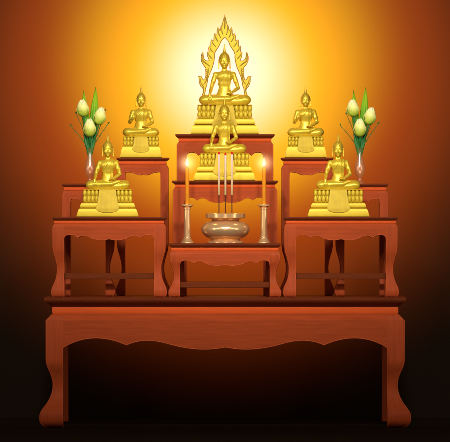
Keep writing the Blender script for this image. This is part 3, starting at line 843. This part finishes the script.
for px, side in ((187.2, 'left'), (264.0, 'right')):
    YC = YB
    r = empty('candlestick', (WX(px, YC), YC, Z_C3), 'fluted brass candlestick on the %s of the incense burner' % side, 'candlestick', 'pair of brass candlesticks')
    pr = [(6.6, 0), (6.8, 0.4), (6.6, 1.2), (5.6, 1.8), (5.0, 2.6), (4.5, 4.0), (3.9, 4.6), (4.0, 5.6), (3.55, 6.2)]
    mesh_obj('base', *lathe(pr, 40), BRASS, r, S, sharp=45)
    V, F = [], []
    n = 64
    for z, rr in ((6.1, 3.5), (12, 3.35), (20, 3.2), (30, 3.1), (34.2, 3.1)):
        for i in range(n):
            a = 2 * PI * i / n
            q = rr * (1 - 0.05 * (0.5 + 0.5 * math.cos(12 * a)))
            V.append((q * math.cos(a), q * math.sin(a), z))
    for j in range(4):
        for i in range(n): F.append((j * n + i, j * n + (i + 1) % n, (j + 1) * n + (i + 1) % n, (j + 1) * n + i))
    mesh_obj('shaft', V, F, BRASS, r, S, sharp=80)
    pr = [(3.1, 34.0), (3.9, 34.4), (3.9, 35.3), (3.5, 35.7), (4.2, 36.6), (5.9, 37.3), (6.1, 37.7), (6.1, 38.5), (5.8, 38.9), (2.4, 38.9), (2.3, 38.0), (0.2, 38.0)]
    mesh_obj('drip_pan', *lathe(pr, 40), BRASS, r, S, sharp=40)
    z0 = Z_C3 + 38.1 * S
    c = empty('candle', (WX(px, YC), YC, z0), 'slim orange candle burning in the %s candlestick' % side, 'candle', 'pair of lit candles')
    Hc = (WZ(167.6, YC) - z0) / S
    mesh_obj('wax', *lathe([(2.05, 0), (2.0, 1), (1.95, Hc - 0.8), (1.7, Hc - 0.1), (1.0, Hc - 0.35), (0.2, Hc - 0.5)], 24), WAX, c, S, sharp=60)
    mesh_obj('wick', *tube([(0, 0, Hc - 0.6), (0.05, 0, Hc + 0.8), (0.25, 0, Hc + 1.9)], 0.28, 8), WICK, c, S)
    fl = smooth_profile([(0.15, Hc + 1.0), (1.0, Hc + 1.8), (1.65, Hc + 3.4), (1.5, Hc + 5.4), (0.85, Hc + 7.6), (0.3, Hc + 9.4), (0.05, Hc + 10.4)], 4)
    f = mesh_obj('flame', *lathe(fl, 20), FLAME, c, S, sharp=180)
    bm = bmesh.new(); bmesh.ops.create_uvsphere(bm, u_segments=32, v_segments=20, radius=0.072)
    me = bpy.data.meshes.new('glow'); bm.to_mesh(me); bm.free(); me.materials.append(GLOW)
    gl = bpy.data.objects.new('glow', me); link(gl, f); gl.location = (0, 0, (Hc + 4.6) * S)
    ld = bpy.data.lights.new('candle_light', 'POINT'); ld.energy = 0.35; ld.color = (1, 0.62, 0.25); ld.shadow_soft_size = 0.008
    lo = bpy.data.objects.new('candle_light', ld); link(lo, c); lo.location = (0, -0.012, (Hc + 6) * S)

# ------------------------------------------------------------------ vases with lotus buds
def petal(w, L, belly, ang0, r0, yopen, curl):
    """one thick petal hugging an egg: angular half width w, length L"""
    V, F = [], []
    NU, NV = 8, 14
    for lay in (0, 1):
        for j in range(NV + 1):
            t = j / NV
            rad = belly * (math.sin(min(1.0, (t * 0.94 + 0.06)) * PI * 0.93) ** 0.75) * (1 if t < .5 else (1 - 0.16 * ((t - .5) / .5) ** 2)) + r0 * (1 - t * 0.5)
            ww = w * (math.sin(min(1, t * 0.97 + 0.03) * PI) ** 0.55) if t < 0.55 else w * (max(0.0, 1 - ((t - 0.55) / 0.45) ** 1.6)) ** 0.8
            for i in range(NU + 1):
                u = -1 + 2 * i / NU
                a = ang0 + u * ww
                rr = rad + curl * t * t - (0.32 if lay else 0) - 0.25 * abs(u) ** 2 * t
                V.append((rr * math.sin(a), -rr * math.cos(a), L * t))
    n = (NU + 1) * (NV + 1)
    R = NU + 1
    for j in range(NV):
        for i in range(NU):
            a = j * R + i
            F.append((a, a + 1, a + R + 1, a + R)); F.append((n + a, n + a + R, n + a + R + 1, n + a + 1))
        for e in (0, NU):
            a = j * R + e; F.append((a, a + R, n + a + R, n + a))
    for i in range(NU):
        for e in (0, NV * R): F.append((e + i, n + e + i, n + e + i + 1, e + i + 1))
    return V, F

def lotus(vx, Y, zv, px, pyb, pyt, wid, tilt, label, yo):
    """vx: vase centre px; bud base and top in px"""
    S = K(Y)
    root = empty('lotus_bud', (WX(vx, Y), Y, zv), label, 'flower', 'lotus buds in the glass vases')
    bx, bz = (px - vx), (WZ(pyb, Y) - zv) / S
    L = pyb - pyt
    rot = Matrix.Rotation(tilt, 4, 'Y')
    def place(V, F): return [tuple((rot @ Vector(v)) + Vector((bx, yo, bz))) for v in V], F
    egg = [(0.3, 0), (wid * .55, L * .06), (wid * .84, L * .2), (wid * .9, L * .38), (wid * .76, L * .6), (wid * .5, L * .8), (wid * .2, L * .95), (0.05, L)]
    core = mesh_obj('bud', *place(*lathe(smooth_profile(egg, 4), 24)), PETAL, root, S, sharp=180)
    for ang, w_, l_, b_ in ((2.1, .8, .98, .90), (-2.1, .8, .96, .90), (3.1, .8, .96, .92), (0.95, .72, 1.03, .93), (-0.85, .78, .99, .98), (0.32, .58, .90, 1.09), (-1.75, .5, .78, 1.10), (1.55, .55, .80, 1.07)):
        mesh_obj('petal', *place(*petal(w_, L * l_, wid * b_, ang, 0.25, 0, 0.75 * (b_ - 0.85) * 4)), PETAL, core, S, sharp=60)
    pts = smooth_profile([(0.2 * bx / 5, yo * 0.1, -14), (bx * 0.12, yo * 0.2, 0), (bx * 0.62, yo * 0.7, bz * 0.55), (bx, yo, bz + 0.4)], 6)
    mesh_obj('stem', *tube(pts, [0.9] * len(pts), 8), STEM, root, S)
    return root

def bouquet(cx, side):
    Y = 0.44 + 0.085
    S = K(Y)
    zt = Z_T3L
    w = 'the glass vase on the %s' % side
    vz = zt
    v = empty('flower_vase', (WX(cx, Y), Y, vz), 'slender smoky glass vase with flared lip at the far %s of the altar' % side, 'vase', 'pair of glass vases')
    H = (WZ(147.6, Y) - vz) / S
    outer = smooth_profile([(4.6, 0), (4.9, 0.5), (4.4, 1.2), (2.9, 2.2), (1.9, 3.6), (1.8, 5.2), (2.8, 7.2), (4.4, 10.0), (5.2, 14.0), (5.0, 17.5), (4.0, 22.0), (2.9, 26.5), (2.25, 30.0), (2.3, 32.5), (3.2, 34.8), (H * 0 + 4.9, H - 0.1)], 5)
    inner = [(max(0.3, r - 0.55), z) for r, z in outer if z > 5.5]
    V, F = lathe(outer + [(4.6, H)] + inner[::-1][1:] + [(0.1, 5.6)], 40)
    mesh_obj('glass_body', V, F, GLASS, v, S, sharp=60)
    zv = WZ(148.5, Y)
    lotus(cx, Y, zv, cx - 6.2, 116.9, 99.4, 5.7, -0.10, 'upper outer pale yellow lotus bud in ' + w if False else 'highest pale yellow lotus bud, at the left of ' + w, -3.5)
    lotus(cx, Y, zv, cx + 8.8, 125.0, 107.0, 5.6, 0.16, 'pale yellow lotus bud leaning to the right in ' + w, -3.0)
    lotus(cx, Y, zv, cx + 0.4, 137.0, 118.6, 5.7, -0.05, 'lowest pale yellow lotus bud, nearest in ' + w, -6.5)
    # blades
    for bx, top, wid, lab in ((-6.2, 89.8, 3.6, 'shorter'), (5.8, 86.6, 4.1, 'taller')):
        Ht = (WZ(top, Y) - zv) / S
        V, F = [], []
        N = 30; M = 8
        for lay in (0, 1):
            for j in range(N + 1):
                t = j / N
                ww = wid * (0.42 + 0.58 * math.sin(min(1, t / 0.6) * PI / 2)) * (1 - max(0, (t - 0.5) / 0.5) ** 2.2) + 0.05
                x = bx * (1 - (1 - t) ** 1.4)
                for i in range(M + 1):
                    u = -1 + 2 * i / M
                    V.append((x + u * ww, 1.6 + abs(u) * ww * 0.35 - t * 0.8 + (0.25 if lay else 0) + 0.38 * math.cos(u * 12.0), -6 + (Ht + 6) * t))
        n = (N + 1) * (M + 1); R = M + 1
        for j in range(N):
            for i in range(M):
                a = j * R + i; F.append((a, a + 1, a + R + 1, a + R)); F.append((n + a, n + a + R, n + a + R + 1, n + a + 1))
            for e in (0, M):
                a = j * R + e; F.append((a, a + R, n + a + R, n + a))
        o = mesh_obj('blade_leaf', V, F, BLADE, None, S, sharp=50, loc=(WX(cx, Y), Y, zv))
        tag(o, '%s pointed green blade leaf behind the buds in %s' % (lab, w), 'leaf', 'blade leaves in the vases')
    # sepal leaves bundled at the mouth
    V, F = [], []
    parts = []
    for k in range(13):
        a = -0.5 + k / 12.0
        topx = a * 12; tz = 17 + 9 * (1 - abs(a * 2)) + random.uniform(-1, 1)
        pts = smooth_profile([(a * 1.5, 0.5 + 0.6 * (k % 3 - 1), -8), (a * 5.0, 0.6 + (k % 3 - 1), 0), (a * 9.0, 0.9 + (k % 3 - 1), tz * .5), (topx, 1.2, tz)], 5)
        m = len(pts)
        parts.append(tube(pts, [1.0 + 0.6 * math.sin(PI * j / (m - 1)) - 0.6 * (j / (m - 1)) ** 3 for j in range(m)], 8))
    V, F = join(parts)
    o = mesh_obj('leaf_bunch', V, F, STEM, None, S, sharp=80, loc=(WX(cx, Y), Y, zv))
    tag(o, 'tight bunch of dark green stems filling the mouth of ' + w, 'leaves', 'leaf bunches in the vases')
    # thorny twigs
    def twig(pts, lab, seed):
        rr = random.Random(seed)
        q = smooth_profile(pts, 8); m = len(q)
        root = mesh_obj('thorny_twig', *tube(q, [0.62 - 0.4 * j / (m - 1) for j in range(m)], 8), TWIG, None, S, sharp=80, loc=(WX(cx, Y), Y, zv))
        tag(root, lab, 'twig', 'thorny twigs in the vases')
        ps = []
        for j in range(4, m, 3):
            p = Vector(q[j]); d = (Vector(q[min(j + 1, m - 1)]) - Vector(q[j - 1])).normalized()
            for s in (-1, 1):
                if rr.random() < 0.25: continue
                perp = Vector((d.z * s, rr.uniform(-.5, .3), -d.x * s))
                L = rr.uniform(2.2, 4.6)
                e = p + (d * 0.5 + perp).normalized() * L + Vector((0, 0, 0.5))
                mid = (p + e) / 2 + d * -0.3
                ps.append(tube([tuple(p), tuple(mid), tuple(e)], [0.26, 0.18, 0.06], 5))
        V, F = join(ps)
        mesh_obj('thorns', V, F, HAIRTIP, root, S, sharp=80)
        kn = []
        e = Vector(q[-1])
        for a in range(5):
            b = e + Vector((rr.uniform(-1.6, 1.6), rr.uniform(-.6, .6), rr.uniform(-0.4, 2.2)))
            kn.append(tube([tuple(e), tuple((e + b) / 2), tuple(b)], [0.45, 0.5, 0.1], 6))
        V, F = join(kn)
        mesh_obj('tip_leaves', V, F, TWIG, root, S, sharp=80)
    if side == 'left': s = 1
    else: s = 1
    twig([(-0.6, -1, -4), (-3.0, -1.2, 2), (-10, -2, 12), (-19.5, -2.5, 23)], 'lowest twig spreading left from ' + w, 11 + cx)
    twig([(-0.4, 0, -4), (-2.2, 0, 3), (-7.0, 0, 19), (-13.6, 0, 35)], 'upper twig rising left behind the buds in ' + w, 12 + cx)
    twig([(0.6, -1, -4), (3.0, -1.2, 2), (10, -2, 13), (18.4, -2.2, 25)], 'lower twig spreading right from ' + w, 13 + cx)
    twig([(0.4, 0.4, -4), (2.8, 0.4, 3), (9.5, 0.4, 20), (14.6, 0.4, 38)], 'upper twig rising right behind the buds in ' + w, 14 + cx)
bouquet(89.9, 'left')
bouquet(359.8, 'right')

# ------------------------------------------------------------------ light
w = bpy.data.worlds.new("World"); sc.world = w; w.use_nodes = True
w.node_tree.nodes['Background'].inputs[0].default_value = (1.0, 0.68, 0.46, 1)
w.node_tree.nodes['Background'].inputs[1].default_value = 0.14

def spot(name, loc, target, energy, color, cone, blend, radius):
    l = bpy.data.lights.new(name, 'SPOT'); l.energy = energy; l.color = color
    l.spot_size = math.radians(cone); l.spot_blend = blend; l.shadow_soft_size = radius
    o = bpy.data.objects.new(name, l); COL.objects.link(o); o.location = loc
    o.rotation_euler = (Vector(target) - Vector(loc)).to_track_quat('-Z', 'Y').to_euler()
    return o
def area(name, loc, target, energy, color, sx, sy):
    l = bpy.data.lights.new(name, 'AREA'); l.energy = energy; l.color = color
    l.shape = 'RECTANGLE'; l.size = sx; l.size_y = sy
    o = bpy.data.objects.new(name, l); COL.objects.link(o); o.location = loc
    o.rotation_euler = (Vector(target) - Vector(loc)).to_track_quat('-Z', 'Y').to_euler()
    return o
# unseen coloured spots added behind the big statue for the backdrop's colour gradient
GZ = WZ(72, 1.0)
ALB = (0.015, 0.0095, 0.0058)
def backdrop_fill(name, out, half, blend, up=0.0):
    q = [o * 39.5 * (YWALL - 0.99) ** 2 / a for o, a in zip(out, ALB)]
    m = max(q)
    return spot(name, (0, 0.99, GZ), (0, YWALL, GZ + up), m, [c / m for c in q], 2 * half, blend, 0.015)
backdrop_fill('backdrop_fill_red', (2.70, 0.37, 0.032), 73.6, 0.26, 0.0)
backdrop_fill('backdrop_fill_yellow', (0.34, 0.82, 0.001), 62.0, 0.36, 0.03)
backdrop_fill('backdrop_fill_white', (0.6, 0.02, 0.74), 42.0, 1.0)
# front key light and the added fills
for sx in (-1, 1):
    spot('key_lamp', (0.75 * sx, -4.2, 3.5), (0.8 * sx, 0.2, 2.2), 500, (1.0, 0.92, 0.79), 52.0, 0.62, 0.28)
    spot('fill_lamp', (3.0 * sx, -4.0, 2.4), (0, 0.3, 1.9), 120, (1.0, 0.88, 0.74), 42, 1.0, 0.4)
    area('side_fill', (3.4 * sx, -2.2, 1.7), (0, 0.2, 1.9), 20, (1.0, 0.85, 0.68), 0.6, 1.6)  # unseen side light added for edge highlights on brass and glass

spot('low_fill', (0.0, -5.0, 0.75), (0, 0.3, 0.95), 30, (1.0, 0.86, 0.70), 20, 1.0, 0.4)  # unseen low fill added to brighten the legs under the tables

# ------------------------------------------------------------------ camera
cd = bpy.data.cameras.new('camera'); cam = bpy.data.objects.new('camera', cd); COL.objects.link(cam)
cam.location = (0, CAMY, CAMZ); cam.rotation_euler = (PI / 2, 0, 0)
cd.sensor_width = 36; cd.lens = 36 * 30.0 / (450 * PX); cd.clip_end = 200; cd.clip_start = 1
sc.camera = cam
sc.view_settings.view_transform = 'Standard'; sc.view_settings.look = 'None'
sc.view_settings.exposure = 0; sc.view_settings.gamma = 1
